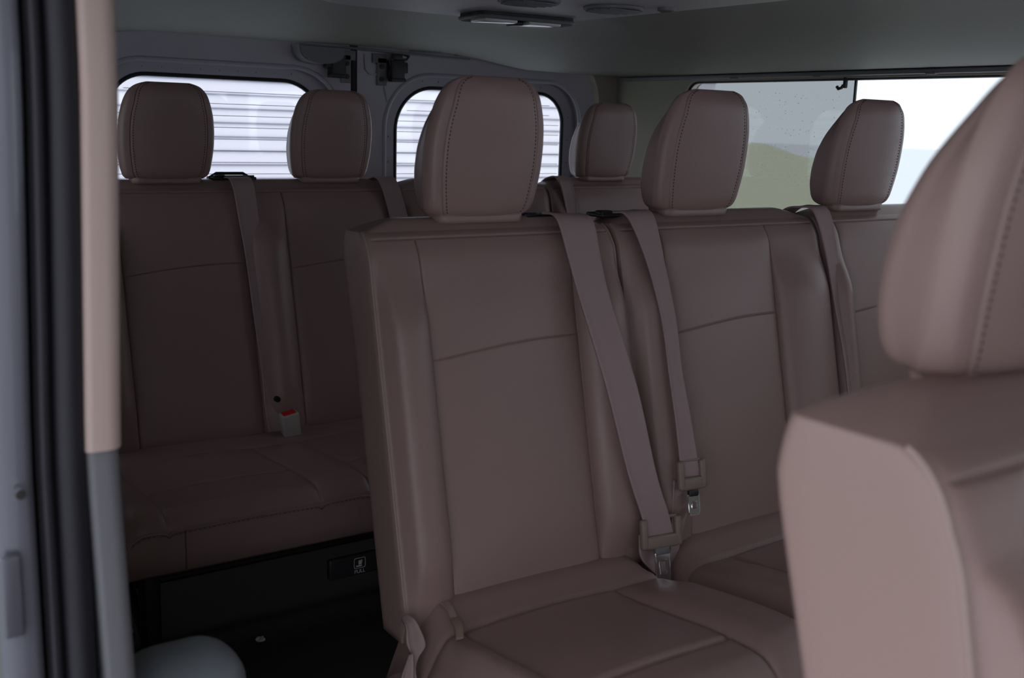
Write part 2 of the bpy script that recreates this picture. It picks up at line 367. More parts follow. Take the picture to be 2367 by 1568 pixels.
bm = bmesh.new(); add_box(bm, (-.004, .002, -.005), (.018, .006, .075), .003); from_bm('plate', bm, M_silver, st)
bm = bmesh.new(); add_tube(bm, [(.007, .0, .088), (.007, -.006, .088)], .0045, 12); from_bm('screw', bm, M_chrome, st)
# outer skin rearwards
o = plate('wall_left_skin', [(1.06, -.1), (3.15, -.1), (3.15, 1.52), (1.06, 1.52)], [rrect(2.28, 2.82, .88, 1.365, .05)], lambda a, b, t: (.13-t, a, b), .012, M_silver); struct(o, 'outer side skin of the van')

# rounded trim at the foot of the opening
bm = bmesh.new(); add_box(bm, (.325, 1.075, .3225), (.14, .11, .645), .05, seg=8)
o = from_bm('trim_8', bm, M_bluegrey); struct(o, 'rounded blue-grey trim at the edge of the door opening')

# ------------------------------------------------------------------ seats
def seat_yf(z): return -.008-.135*(1.05-np.asarray(z, float))/.587
def backrest(name, xl, xr, panels, parent, cx=0, y0=0, depth=.095, zbot=.40, arcz=.838, piping=True, bol=1.0, crown=1.052, ret=.040, zsh=.985):
    """padded backrest; x absolute (seat row frame), panels list of (left seam, right seam)"""
    seams = [s for p in panels for s in p]
    def seam_x(s, z):   # seams wander slightly with height
        return s
    off = [-.012, -.006, -.003, -.0015, -.0007, 0, .0007, .0015, .003, .006, .012]
    fx = set(np.linspace(xl+.014, xr-.014, 40))
    fx = [x for x in fx if all(abs(x-s) > .014 for s in seams)]
    for s in seams: fx += [s+q for q in off]
    fx = np.array(sorted(fx))
    # vertical parameter
    zl = list(np.linspace(zbot, zsh, 44))
    zl = [z for z in zl if abs(z-arcz) > .02]+[arcz+q for q in (-.016, -.009, -.005, -.0024, -.0012, -.0006, 0, .0006, .0012, .0024, .005, .009, .016)]
    zl = sorted(zl)
    angs = list(np.radians([8, 16, 24, 32, 38, 43, 46, 48, 49, 50, 51, 52, 54, 57, 61, 66, 71, 75]))
    doms = [.002, .006, .012, .020, .030, .042, .055, .066, .074]
    rows = []; tags = []
    R = .014; nc = 5
    zedge = 1.035 if crown > 1.05 else 1.028; z75 = zsh+(zedge-zsh)*math.sin(math.radians(75)); c75 = 1-math.cos(math.radians(75))
    for kind, val in [('z', z) for z in zl]+[('a', a) for a in angs]+[('d', q) for q in doms]:
        z = val if kind == 'z' else zsh+(zedge-zsh)*math.sin(val) if kind == 'a' else z75+(crown-z75)*(1-max(0, 1-val/.066)**1.3)
        ca = 1-math.cos(val) if kind == 'a' else 0 if kind == 'z' else c75
        zz = min(z, zsh+.03 if kind != 'z' else 9)
        yf = float(seat_yf(zz)); dep = depth+.008*float(sm(z, .8, 1.0)); yb = yf+dep
        f_ = yf+ret*ca; b_ = yb-.010*ca; xin = .006*ca
        if kind == 'd':
            k = val/.074; mid = f_*.42+b_*.58; f_ = f_+(mid-f_)*k*.8; b_ = b_+(mid-b_)*k*.8; xin += val
        bot = float(sm(z, zbot, zbot+.05)); f_ += (1-bot)*.02
        l_, r_ = xl+xin, xr-xin
        RR = min(R, (b_-f_)*.45)
        pts = []; tg = []
        sx = (fx-(xl+xr)/2)/((xr-xl)/2-.014)
        X = (l_+r_)/2+sx*((r_-l_)/2-RR)
        for j, x in enumerate(X):
            # warp z near the arc seam so that grid rows follow the arc inside each panel
            z2 = z
            for (pl, pr) in panels:
                if pl <= fx[j] <= pr and kind == 'z':
                    q = (fx[j]-pl)/(pr-pl); arc = .020*math.sin(math.pi*min(q*1.0, 1)*.62)/1.0-.006
                    z2 = z+arc*math.exp(-((z-arcz)/.10)**2)
            pts.append((x, f_+(float(seat_yf(z2))-float(seat_yf(z)) if kind == 'z' else 0), z2)); tg.append(('f', fx[j]))
        def arc(cx_, cy_, a0, a1):
            for k in range(1, nc+1):
                t = math.radians(a0+(a1-a0)*k/nc); pts.append((cx_+RR*math.cos(t), cy_+RR*math.sin(t), z)); tg.append(('c', 0))
        arc(r_-RR, f_+RR, 270, 360)
        for q in np.linspace(f_+RR, b_-RR, 7)[1:]: pts.append((r_, q, z)); tg.append(('s', 0))
        arc(r_-RR, b_-RR, 0, 90)
        for q in np.linspace(r_-RR, l_+RR, 14)[1:]: pts.append((q, b_, z)); tg.append(('b', 0))
        arc(l_+RR, b_-RR, 90, 180)
        for q in np.linspace(b_-RR, f_+RR, 7)[1:]: pts.append((l_, q, z)); tg.append(('s', 0))
        t0 = len(pts); arc(l_+RR, f_+RR, 180, 270)
        pts.pop(); tg.pop()
        rows.append(pts); tags.append((kind, val))
    P = np.array(rows)
    T, S = P.shape[:2]
    nf = len(fx)
    # shape of the front: bolsters and grooves
    for i, (kind, val) in enumerate(tags):
        z = P[i, 0, 2]; fade = float(sm(z, .42, .55)*(1-sm(z, .88, 1.00))) if kind == 'z' else 0
        for j in range(nf):
            x = fx[j]; o = 0.
            inp = None
            for k, (pl, pr) in enumerate(panels):
                if pl <= x <= pr: inp = (pl, pr)
            if inp:
                q = (x-inp[0])/(inp[1]-inp[0]); o += .011*math.sin(math.pi*q)**.42*(.25+.75*fade) if 0 < q < 1 else 0
            else:
                lefts = [xl]+[p[1] for p in panels]; rights = [p[0] for p in panels]+[xr]
                for a_, b_ in zip(lefts, rights):
                    if a_ <= x <= b_:
                        q = (x-a_)/(b_-a_)
                        if a_ == xl: q2 = q; s_ = math.sin(math.pi*min(1, max(0, q2)))**.8 if 0 < q2 < 1 else 0; pk = q2**.5*(1-q2)**.5*1.95
                        elif b_ == xr: pk = (1-q)**.5*q**.5*1.95
                        else: pk = math.sin(math.pi*q)**.7 if 0 < q < 1 else 0
                        pk = max(pk, 0) if 0 <= q <= 1 else 0
                        o += .037*bol*pk*(fade+.08)
            g = 0
            for s in seams: g += .0042*math.exp(-((x-s)/.0012)**2)+.003*math.exp(-((x-s)/.009)**2)*(.3+.7*fade)
            if kind == 'z':
                if inp: g = max(g, .0032*math.exp(-((val-arcz)/.0010)**2))
            else:
                dg = math.degrees(val) if kind == 'a' else 200
                g = g*(1 if dg < 50 else 0)
                o2 = .0035*math.exp(-((dg-50)/1.6)**2); g = max(g, o2)
                g -= .0005*math.exp(-((dg-56)/3.)**2)
            if kind == 'a': o *= 1-val/math.radians(75)
            P[i, j, 1] -= (o-g)
            if kind == 'a': P[i, j, 2] -= max(g, 0)*.6
            if kind == 'd': P[i, j, 1] += (o-g)
    o = grid_mesh(name, P, True, M_leather, parent, cap0=True, cap1=True)
    # piping along the two front edges
    if piping:
        for side, j in ((0, nf-1+3), (1, S-3)):
            bm = bmesh.new()
            pts = [P[i, j] for i in range(T) if tags[i][0] != 'd']
            add_tube(bm, pts, .0026, 6); from_bm('piping', bm, M_piping, o)
    return o, P
HZ = np.array([1.055, 1.062, 1.075, 1.10, 1.13, 1.17, 1.205, 1.235, 1.255, 1.268, 1.277, 1.283])
HW = np.array([.093, .103, .108, .112, .1155, .116, .1125, .105, .097, .087, .074, .050])
HF = np.array([.010, .002, -.003, -.007, -.012, -.017, -.022, -.026, -.026, -.023, -.018, -.010])
HB = np.array([.068, .078, .083, .085, .081, .070, .053, .033, .018, .007, -.001, -.007])
_hr = {}
def headrest(parent, x, y=0, dz=0, s=1.0):
    if 'mesh' not in _hr:
        zf = np.linspace(HZ[0], HZ[-1], 46); zf = HZ[0]+(HZ[-1]-HZ[0])*(.5-.5*np.cos(np.pi*(zf-HZ[0])/(HZ[-1]-HZ[0])))
        # smooth interpolation (Catmull-like through dense linear + smoothing)
        def itp(A):
            v = np.interp(zf, HZ, A)
            for _ in range(2): v[1:-1] = (v[:-2]+2*v[1:-1]+v[2:])/4
            return v
        W_, F_, B_ = itp(HW), itp(HF), itp(HB)
        rows = []; seamL = []; seamR = []
        for z, w_, f_, b_ in zip(zf, W_, F_, B_):
            n = 64; pts = []
            dep = b_-f_; R = min(.024, dep*.42)
            wf, wb_ = w_, w_-.003-.05*dep
            # outline: convex front, rounded corners, tapering sides, rounded back
            fr = []
            us = sorted(list(np.linspace(-1, 1, 25))+[s_*(.90+q) for s_ in (-1, 1) for q in (-.02, -.012, -.006, 0, .006, .012, .02)])
            for u_ in us:
                g = .0028*math.exp(-((abs(u_)-.90)/.009)**2)
                x_ = u_*(wf-R*.55)
                fr.append((x_, f_+.013*abs(u_)**2.6*(1 if dep > .03 else dep/.03)+g))
            ff = fr[-1][1]
            pts += fr
            for k in range(1, 9):
                a = math.radians(-60+k*60/8); pts.append((wf-R+R*math.cos(a)-.0, ff+R*.87+R*math.sin(a)))
            for q in (.25, .5, .75): pts.append((wf+(wb_-wf)*q, (ff+R*.87)*(1-q)+(b_-R)*q))
            for k in range(0, 9):
                a = math.radians(k*90/8); pts.append((wb_-R+R*math.cos(a), b_-R+R*math.sin(a)))
            half = pts[len(fr):]
            for q in np.linspace(1, -1, 12)[1:-1]: pts.append((q*(wb_-R), b_))
            pts += [(-a, b) for a, b in half[::-1]]
            rows.append([(a, b, z) for a, b in pts])
            iL = min(range(len(us)), key=lambda q: abs(us[q]+.90)); iR = min(range(len(us)), key=lambda q: abs(us[q]-.90))
            seamL.append(rows[-1][iL]); seamR.append(rows[-1][iR])
        P = np.array(rows)
        o = grid_mesh('headrest', P, True, M_leather, None, True, True); _hr['mesh'] = o.data; COL.objects.unlink(o)
        for sgn, sm_ in ((1, seamL), (-1, seamR)):
            bm = bmesh.new()
            pts = [Vector(p)+Vector((sgn*.0062, -.0045, 0)) for p in sm_]
            L = 0; nx = .004
            for a, b in zip(pts[2:-4], pts[3:-3]):
                dd = (b-a).length
                while L+dd > nx:
                    p = a+(b-a)*((nx-L)/dd); t = (b-a).normalized(); add_tube(bm, [p-t*.0017, p+t*.0017], .00095, 5); nx += .0062
                L += dd
            o = from_bm('stitching', bm, M_dark_thread); o['kind'] = 'stuff'; _hr['st%d' % sgn] = o.data; COL.objects.unlink(o)
        bm = bmesh.new()
        pr = rrect(-.084, .084, .012, .062, .02, 6)
        for k in range(len(pr)): pass
        rows = []
        for zz, gr in ((1.044, .0), (1.049, .002), (1.053, .003), (1.060, .001)):
            rows.append([(a*(1+gr*8)+random.uniform(-.0006, .0006), b+(b-.037)*gr*10+random.uniform(-.0012, .0012), zz) for a, b in pr])
        o = grid_mesh('gathered_hem', np.array(rows), True, M_leather, None, True, True); _hr['hem'] = o.data; COL.objects.unlink(o)
        bm = bmesh.new(); add_tube(bm, [(0, .04, 1.02), (0, .04, 1.07)], .006, 12); o = from_bm('post', bm, M_chrome); _hr['post'] = o.data; COL.objects.unlink(o)
        bm.free() if False else None
    h = bpy.data.objects.new('headrest', _hr['mesh']); COL.objects.link(h); h.parent = parent; h.location = (x, y, dz); h.scale = (s, s, 1)
    for k in ('st1', 'st-1', 'hem'):
        c = bpy.data.objects.new('gathered_hem' if k == 'hem' else 'stitching', _hr[k]); COL.objects.link(c); c.parent = h
    for px in (-.075, .075):
        c = bpy.data.objects.new('post', _hr['post']); COL.objects.link(c); c.parent = h; c.location = (px, 0, 0)
    return h
def cushion(name, xl, xr, panels, parent, yb=-.10, yfr=-.60, zt=.445, thick=.13, cross=-.49, skirt=0, rear=-.22, bol=1.0, corner=(), rise=.028, froll=.04, skirt_seam=None):
    """seat cushion seen from above/front: heightfield top with rolled edges; x,y in the row frame"""
    xl += .010; xr -= .010
    seams = [s for p in panels for s in p]
    off = [-.014, -.007, -.003, 0, .003, .007, .014]
    X = [x for x in np.linspace(xl, xr, 46) if all(abs(x-s) > .016 for s in seams)]
    for s in seams: X += [s+q for q in off]
    X = np.array(sorted(X))
    Y = [y for y in np.linspace(yfr, yb, 44) if all(abs(y-s) > .016 for s in (cross, rear))]
    for s in (cross, rear): Y += [s+q for q in off]
    Y = np.array(sorted(Y))
    rows = []
    for y in Y:
        row = []
        for x in X:
            ex = min(x-xl, xr-x); ef = y-yfr
            z = zt
            z += rise*float(sm(-y, .22, .52))          # cushion rises to the front
            z -= froll*(1-min(1, ef/(froll*1.5)))**2.2          # front roll
            z -= .045*(1-min(1, max(ex, 0)/.045))**2.2
            z += .018*float(sm(y, rear+.005, rear+.07))-.006*float(sm(y, rear+.10, yb+.0))
            inp = [p for p in panels if p[0] <= x <= p[1]]
            if inp:
                q = (x-inp[0][0])/(inp[0][1]-inp[0][0]); z += .006*math.sin(math.pi*q)*(1 if cross < y < rear else .6)
            else:
                fe = .25+.75*float(sm(ef, 0, .07)); z += .016*bol*fe*float(sm(-y, -rear, -rear+.10))
                m_ = min(abs(x-s) for s in seams); z -= .014*bol*fe*math.exp(-(m_/.02)**2)*float(sm(-y, -rear, -rear+.10))
            g = max([math.exp(-((x-s)/.0045)**2) for s in seams]+[0])*(1 if y < rear else 0)
            if inp: g = max(g, math.exp(-((y-cross)/.0045)**2))
            g = max(g, math.exp(-((y-rear)/.006)**2)*1.1)
            z -= .006*g
            for cx_, rx_, ry_ in corner:
                dd = math.hypot((cx_-x)/rx_, (yb-y)/ry_)
                if dd < 1: z -= .085*(1-dd)**1.2
            row.append((x, y, z))
        rows.append(row)
    P = np.array(rows)
    # add border rings downwards
    T, S = P.shape[:2]
    def ring(dx, dz_abs, f=.0):
        out = []
        cx_, cy_ = (xl+xr)/2, (yfr+yb)/2
        idx = [(0, j) for j in range(S)]+[(i, S-1) for i in range(1, T)]+[(T-1, j) for j in range(S-2, -1, -1)]+[(i, 0) for i in range(T-2, 0, -1)]
        return idx
    idx = ring(0, 0)
    verts = [tuple(v) for v in P.reshape(-1, 3)]; faces = []
    for i in range(T-1):
        for j in range(S-1): a = i*S+j; faces.append((a, a+1, a+1+S, a+S))
    prev = [i*S+j for i, j in idx]; base = np.array([P[i, j] for i, j in idx])
    nrm = []
    for i, j in idx:
        n = Vector(((1 if j == S-1 else -1 if j == 0 else 0), (-1 if i == 0 else 1 if i == T-1 else 0), 0)); nrm.append(n.normalized())
    zb = zt-thick
    for out_, fz in ((.004, .06), (.006, .12), (.004, .18), (.006, .25), (.008, .6), (.004, .9), (-.012, 1.0)):
        cur = []
        for b, n in zip(base, nrm):
            z = b[2]*(1-fz)+zb*fz
            if skirt: z = z
            cur.append(len(verts)); verts.append((b[0]+n.x*out_, b[1]+n.y*out_, z))
        N = len(cur)
        for k in range(N): faces.append((prev[k], cur[k], cur[(k+1) % N], prev[(k+1) % N]))
        prev = cur
    faces.append(tuple(prev))
    me = bpy.data.meshes.new(name); me.from_pydata([tuple(map(float, v)) for v in verts], [], faces)
    o = ob(name, me, M_leather, parent); bm = bmesh.new(); bm.from_mesh(me); bmesh.ops.recalc_face_normals(bm, faces=bm.faces); bm.to_mesh(me); bm.free()
    me.polygons.foreach_set('use_smooth', [True]*len(me.polygons))
    bm = bmesh.new()
    pts = [(P[0, j][0], yfr-.0065, P[0, j][2]*.85+zb*.15) for j in range(S)]
    add_tube(bm, pts, .0022, 6); from_bm('piping', bm, M_piping, o)
    bm = bmesh.new()
    for a_, b_ in zip(pts[1:-1], pts[2:]):
        L = Vector(b_)-Vector(a_); n_ = max(1, int(L.length/.008))
        for k in range(n_): q = Vector(a_)+L*(k/n_); add_tube(bm, [q+Vector((0, -.002, -.0045)), q+Vector((.004, -.002, -.0045))], .0009, 4)
    st = from_bm('stitching', bm, M_thread, o); st['kind'] = 'stuff'
    if skirt_seam:
        bm = bmesh.new(); add_tube(bm, [(skirt_seam, yfr-.0078, zb+.01), (skirt_seam, yfr-.0078, zt-.03)], .0016, 6); from_bm('skirt_seam', bm, M_thread, o)
    return o
def frame(parent, xl, xr, y=-.30, zt=.32):
    for x in (xl+.09, xr-.09):
        for yy in (y-.18, y+.12):
            bm = bmesh.new(); add_box(bm, (x, yy, zt/2), (.035, .05, zt), .006); add_box(bm, (x, yy, .012), (.07, .09, .02), .005); from_bm('leg', bm, M_black, parent)
    bm = bmesh.new(); add_box(bm, ((xl+xr)/2, y, zt-.02), (xr-xl-.06, .40, .03), .008)
    for x in (xl+.09, xr-.09): add_tube(bm, [(x, y-.18, .09), (x, y+.12, zt-.06)], .012, 10)
    add_tube(bm, [(xl+.09, y+.12, .12), (xr-.09, y+.12, .12)], .012, 10)
    from_bm('seat_frame', bm, M_black, parent)

Y1, Y2, Y3 = .3925, 1.508, 2.618
def seat_thing(name, label, y, xl, xr, backs, heads, cush_panels, cxl=None, hy=0, hz=0, depth=.095, group=None, bk=None, ck=None):
    e = empty(name, label, 'seat', (0, y, 0), group)
    for (a, b, pn) in backs:
        backrest('backrest', a, b, pn, e, depth=depth, **(bk or {}))
    for x in heads: headrest(e, x, hy, hz)
    cushion('cushion', cxl or xl, xr, cush_panels, e, **(ck or {}))
    frame(e, xl, xr)
    return e
G = 'brown leather van seats'
s1 = seat_thing('van_chair', 'large out-of-focus brown leather seat filling the right foreground', Y1-.049, .5385, 1.03, [(.5385, 1.03, [(.628, .925)])], [.755], [(.628, .925)], depth=.139, group=G, hy=.059, hz=-.014, bk=dict(crown=1.044, ret=.055, zsh=.955))
sA = seat_thing('van_chair', 'single brown leather seat at centre with a wide tan belt down its right side', Y2, .765, 1.268, [(.765, 1.266, [(.855, 1.158)])], [.9975], [(.822, 1.122)], group=G, cxl=.752, ck=dict(corner=((1.258, .06, .13), (.762, .06, .15))))
sB = seat_thing('van_bench', 'two-place brown leather bench behind the foreground seat, under the side window', Y2, 1.272, 2.36, [(1.274, 1.822, [(1.378, 1.668)]), (1.828, 2.36, [(1.885, 2.22)])], [1.4985, 1.990], [(1.40, 1.68), (1.86, 2.14)], group=G, ck=dict(corner=((1.282, .06, .13),)))
sD = seat_thing('van_bench', 'dark two-place bench in the rear row at left, in front of the left rear door', Y3, .50, 1.428, [(.575, 1.428, [(.674, .980), (1.092, 1.392)])], [.8107, 1.2421], [(.600, .928), (1.05, 1.385)], group=G, ck=dict(yb=-.12, yfr=-.585, cross=-.44, rear=-.20, thick=.125, zt=.425, rise=.014, froll=.022, skirt_seam=.634))
sF = seat_thing('van_bench', 'dark two-place bench in the rear row at right, mostly hidden behind the nearer row', Y3, 1.436, 2.42, [(1.436, 1.938, [(1.53, 1.84)]), (1.944, 2.42, [(2.033, 2.33)])], [1.70, 2.1777], [(1.53, 1.84), (2.033, 2.33)], group=G)

# ------------------------------------------------------------------ belts
def ribbon(name, secs, m, parent=None, th=.0016, sub=6, lip=True):
    """secs: list of (left point, right point)"""
    L = [Vector(a) for a, b in secs]; R_ = [Vector(b) for a, b in secs]
    def cr(Pt, t):
        n = len(Pt)-1; i = min(int(t), n-1); f = t-i
        p0, p1, p2, p3 = Pt[max(i-1, 0)], Pt[i], Pt[i+1], Pt[min(i+2, n)]
        return .5*((2*p1)+(-p0+p2)*f+(2*p0-5*p1+4*p2-p3)*f*f+(-p0+3*p1-3*p2+p3)*f**3)
    N = (len(secs)-1)*sub; rows = []
    for k in range(N+1):
        t = k/sub; a, b = cr(L, t), cr(R_, t)
        t2 = min(t+.05, len(secs)-1); t1 = max(t-.05, 0)
        tn = ((cr(L, t2)+cr(R_, t2))-(cr(L, t1)+cr(R_, t1))).normalized(); nn = tn.cross(b-a).normalized()*th
        row = []
        for q in (0, .04, .08, .3, .5, .7, .92, .96, 1): row.append(a+(b-a)*q+nn*(1.0 if q in (0, 1) else 1.5 if q in (.04, .96) else .9))
        for q in (1, .5, 0): row.append(a+(b-a)*q-nn)
        rows.append([tuple(v) for v in row])
    return grid_mesh(name, np.array(rows), True, m, parent, True, True)
def sp(y, off, x, z): return (x, y+float(seat_yf(z))-off, z)
def belt(label, Y, pts, group='tan seat belts', extra=None):
    e = empty('seat_belt', label, 'seat belt', (0, 0, 0), group)
    ribbon('webbing', pts, M_web, e)
    return e
def plate_and_tongue(e, c, ang, width=.075, tip=(.0, -.06), tilt=-.23, s=1.0):
    """tan plastic latch holder with chrome tongue below; c centre, ang roll in the seat plane"""
    Rm = Matrix.Translation(Vector(c)) @ Matrix.Rotation(tilt, 4, 'X') @ Matrix.Rotation(ang, 4, 'Y')

    bm = bmesh.new(); w_ = width/2
    add_box(bm, (0, 0, -.012), (width*.98, .011, .024), .005)
    for sx in (-1, 1): add_box(bm, (sx*w_, 0, .004), (.014, .013, .054), .0055, seg=4)
    add_box(bm, (0, .003, .030), (width, .005, .006), .002)
    bmesh.ops.transform(bm, matrix=Rm, verts=bm.verts); a = from_bm('latch_holder', bm, M_tanplastic, e)
    bm = bmesh.new(); add_box(bm, (0, 0, -.0285), (width*.42, .009, .014), .003)
    bmesh.ops.transform(bm, matrix=Rm, verts=bm.verts); from_bm('neck', bm, M_black if s < 1 else M_greyplastic, e)
    # tongue with a slot
    t0 = rrect(-.0165*s, .0165*s, -.084*s, -.032, (.006, .006, .001, .001), 4); t1 = rrect(-.008*s, .008*s, -.071*s, -.046, .0025, 3)
    o = plate('tongue', t0, [t1], lambda a_, b_, t: Rm @ Vector((a_, -.002+t, b_)), .0028, M_chrome, e)
    bm = bmesh.new(); add_tube(bm, [Rm @ Vector((a_, -.0015, b_)) for a_, b_ in t1], .0018, 6, True); add_tube(bm, [Rm @ Vector((a_, -.001, b_)) for a_, b_ in t0], .0014, 6, True); from_bm('tongue_edge', bm, M_chrome, o)
# belt of the centre seat
bA = belt('wide tan belt crossing the right bolster of the single centre seat', Y2, [
    ((1.145, Y2+.105, 1.019), (1.222, Y2+.105, 1.014)), ((1.140, Y2+.07, 1.046), (1.220, Y2+.07, 1.042)), ((1.135, Y2+.03, 1.055), (1.216, Y2+.03, 1.051)), ((1.132, Y2-.012, 1.049), (1.213, Y2-.012, 1.044)),
    ((1.134, Y2-.044, .99), (1.207, Y2-.044, .987)), ((1.139, Y2-.072, .925), (1.204, Y2-.076, .92)), ((1.164, Y2-.128, .77), (1.226, Y2-.138, .765)), ((1.195, Y2-.160, .62), (1.255, Y2-.166, .615)), ((1.218, Y2-.174, .545), (1.281, Y2-.176, .537)), ((1.228, Y2-.180, .508), (1.293, Y2-.180, .498)), ((1.231, Y2-.180, .494), (1.296, Y2-.180, .484))])
plate_and_tongue(bA, (1.261, Y2-.184, .500), math.radians(4), .080)
ribbon('lap_webbing', [((1.225, Y2-.166, .50), (1.288, Y2-.164, .495)), ((1.228, Y2-.168, .46), (1.292, Y2-.166, .455)), ((1.250, Y2-.176, .430), (1.297, Y2-.172, .420)), ((1.272, Y2-.180, .410), (1.300, Y2-.176, .395)), ((1.288, Y2-.176, .392), (1.302, Y2-.172, .375))], M_web, bA)
bB = belt('narrow tan belt hanging down the left bolster of the bench behind, beside the seat gap', Y2, [
    ((1.300, Y2+.105, 1.019), (1.360, Y2+.105, 1.019)), ((1.298, Y2+.07, 1.046), (1.362, Y2+.07, 1.048)), ((1.298, Y2+.03, 1.053), (1.361, Y2+.03, 1.055)), ((1.296, Y2-.012, 1.046), (1.358, Y2-.012, 1.048)),
    ((1.310, Y2-.055, .965), (1.352, Y2-.055, .965)), ((1.314, Y2-.096, .87), (1.349, Y2-.096, .868)), ((1.314, Y2-.122, .78), (1.347, Y2-.122, .778)), ((1.316, Y2-.146, .69), (1.355, Y2-.146, .686)), ((1.318, Y2-.160, .625), (1.362, Y2-.160, .619)), ((1.320, Y2-.165, .600), (1.364, Y2-.165, .594)), ((1.321, Y2-.166, .588), (1.365, Y2-.166, .582))])
plate_and_tongue(bB, (1.342, Y2-.170, .590), math.radians(3), .054, s=.82)
ribbon('lap_webbing', [((1.308, Y2-.158, .585), (1.352, Y2-.158, .575)), ((1.306, Y2-.160, .53), (1.345, Y2-.160, .52)), ((1.304, Y2-.163, .47), (1.328, Y2-.163, .46)), ((1.300, Y2-.168, .42), (1.312, Y2-.168, .41)), ((1.297, Y2-.168, .385), (1.308, Y2-.168, .380))], M_web, bB)
bC = belt('tan belt between the two backrests of the bench under the side window', Y2, [
    ((1.812, Y2+.105, 1.019), (1.862, Y2+.105, 1.019)), ((1.810, Y2+.07, 1.046), (1.860, Y2+.07, 1.048)), ((1.808, Y2+.03, 1.053), (1.858, Y2+.03, 1.055)), ((1.806, Y2-.012, 1.046), (1.855, Y2-.012, 1.046)),
    ((1.815, Y2-.045, .96), (1.852, Y2-.045, .96)), ((1.824, Y2-.070, .86), (1.858, Y2-.070, .858)), ((1.828, Y2-.10, .76), (1.862, Y2-.10, .757)), ((1.830, Y2-.125, .66), (1.866, Y2-.125, .657)), ((1.83, Y2-.15, .55), (1.866, Y2-.15, .55))])
bD = belt('dark tan belt down the middle of the left rear bench with a black stop button', Y3, [
    ((.955, Y3+.105, 1.019), (1.012, Y3+.105, 1.019)), ((.956, Y3+.06, 1.052), (1.014, Y3+.06, 1.052)), ((.957, Y3-.012, 1.048), (1.013, Y3-.012, 1.048)),
    ((.964, Y3-.045, .95), (1.016, Y3-.045, .949)), ((.970, Y3-.068, .86), (1.020, Y3-.068, .857)), ((.974, Y3-.10, .73), (1.022, Y3-.10, .727)), ((.980, Y3-.130, .595), (1.026, Y3-.130, .591)), ((.980, Y3-.150, .50), (1.027, Y3-.150, .497)), ((.982, Y3-.165, .44), (1.029, Y3-.165, .436))])
bm = bmesh.new(); add_tube(bm, [(1.010, Y3-.154, .520), (1.010, Y3-.163, .519)], [.0085, .007], 16); from_bm('stop_button', bm, M_black, bD)
bE = belt('dark belt at the inner end of the left rear bench, behind the centre seat headrest', Y3, [
    ((1.368, Y3+.105, 1.019), (1.424, Y3+.105, 1.019)), ((1.368, Y3+.05, 1.052), (1.424, Y3+.05, 1.052)), ((1.368, Y3-.012, 1.048), (1.422, Y3-.012, 1.048)), ((1.385, Y3-.045, .95), (1.440, Y3-.045, .95)), ((1.40, Y3-.09, .8), (1.46, Y3-.09, .8)), ((1.41, Y3-.15, .5), (1.47, Y3-.15, .5))])
bG = belt('dark belt over the right rear bench, left of its window-side headrest', Y3, [
    ((1.975, Y3+.105, 1.019), (2.025, Y3+.105, 1.019)), ((1.975, Y3+.05, 1.052), (2.025, Y3+.05, 1.052)), ((1.973, Y3-.012, 1.048), (2.022, Y3-.012, 1.048)), ((1.985, Y3-.045, .95), (2.028, Y3-.045, .95)), ((1.995, Y3-.09, .8), (2.035, Y3-.09, .8)), ((2.0, Y3-.15, .5), (2.04, Y3-.15, .5))])
# belt guides on top of the backrests
def guide(x, y, z, label, w_=.10):
    e = empty('belt_guide', label, 'belt guide', (x, y, z), 'black belt guides on the backrests')
    bm = bmesh.new(); add_box(bm, (0, 0, 0), (w_, .05, .008), .003); add_box(bm, (-w_*.32, -.012, .004), (.03, .022, .010), .004); from_bm('bezel', bm, M_black, e)
    bm = bmesh.new(); add_tube(bm, [(-w_*.45, -.020, .006), (w_*.45, -.020, .006)], .0025, 8); from_bm('guide_bar', bm, M_steel, e)
guide(1.135, Y2+.058, 1.047, 'black belt guide on top of the single centre seat', .07)
guide(1.312, Y2+.058, 1.047, 'black belt guide on top of the bench end nearest the centre seat', .08)
guide(.985, Y3+.060, 1.054, 'black belt guide standing against the light on the left rear bench', .115)
bm = bmesh.new(); add_tube(bm, [(.925, Y3+.06, 1.054), (.945, Y3+.06, 1.066), (1.015, Y3+.06, 1.066), (1.035, Y3+.06, 1.054)], .004, 8); o = from_bm('belt_loop', bm, M_black); tag(o, 'thin black loop arching over the belt guide of the left rear bench', 'belt loop')

# ------------------------------------------------------------------ buckle on the rear bench
bk = empty('seat_belt_buckle', 'grey seat belt buckle with red button standing on the left rear bench', 'buckle', (1.045, Y3-.158, .42))
bk.rotation_euler = (math.radians(12), math.radians(-10), 0)
bm = bmesh.new(); add_box(bm, (0, 0, .025), (.046, .030, .085), .005, seg=4); from_bm('buckle_body', bm, M_buckle, bk)
bm = bmesh.new(); add_box(bm, (0, -.001, .0665), (.034, .020, .006), .002); from_bm('release_button', bm, M_red, bk)
bm = bmesh.new(); add_tube(bm, [(.0, -.018, -.012), (.012, -.020, -.006), (.018, -.018, -.014)], .003, 8); from_bm('rivet', bm, M_chrome, bk)
bm = bmesh.new(); add_box(bm, (-.002, .004, -.035), (.034, .006, .06), .002); from_bm('strap', bm, M_web, bk)

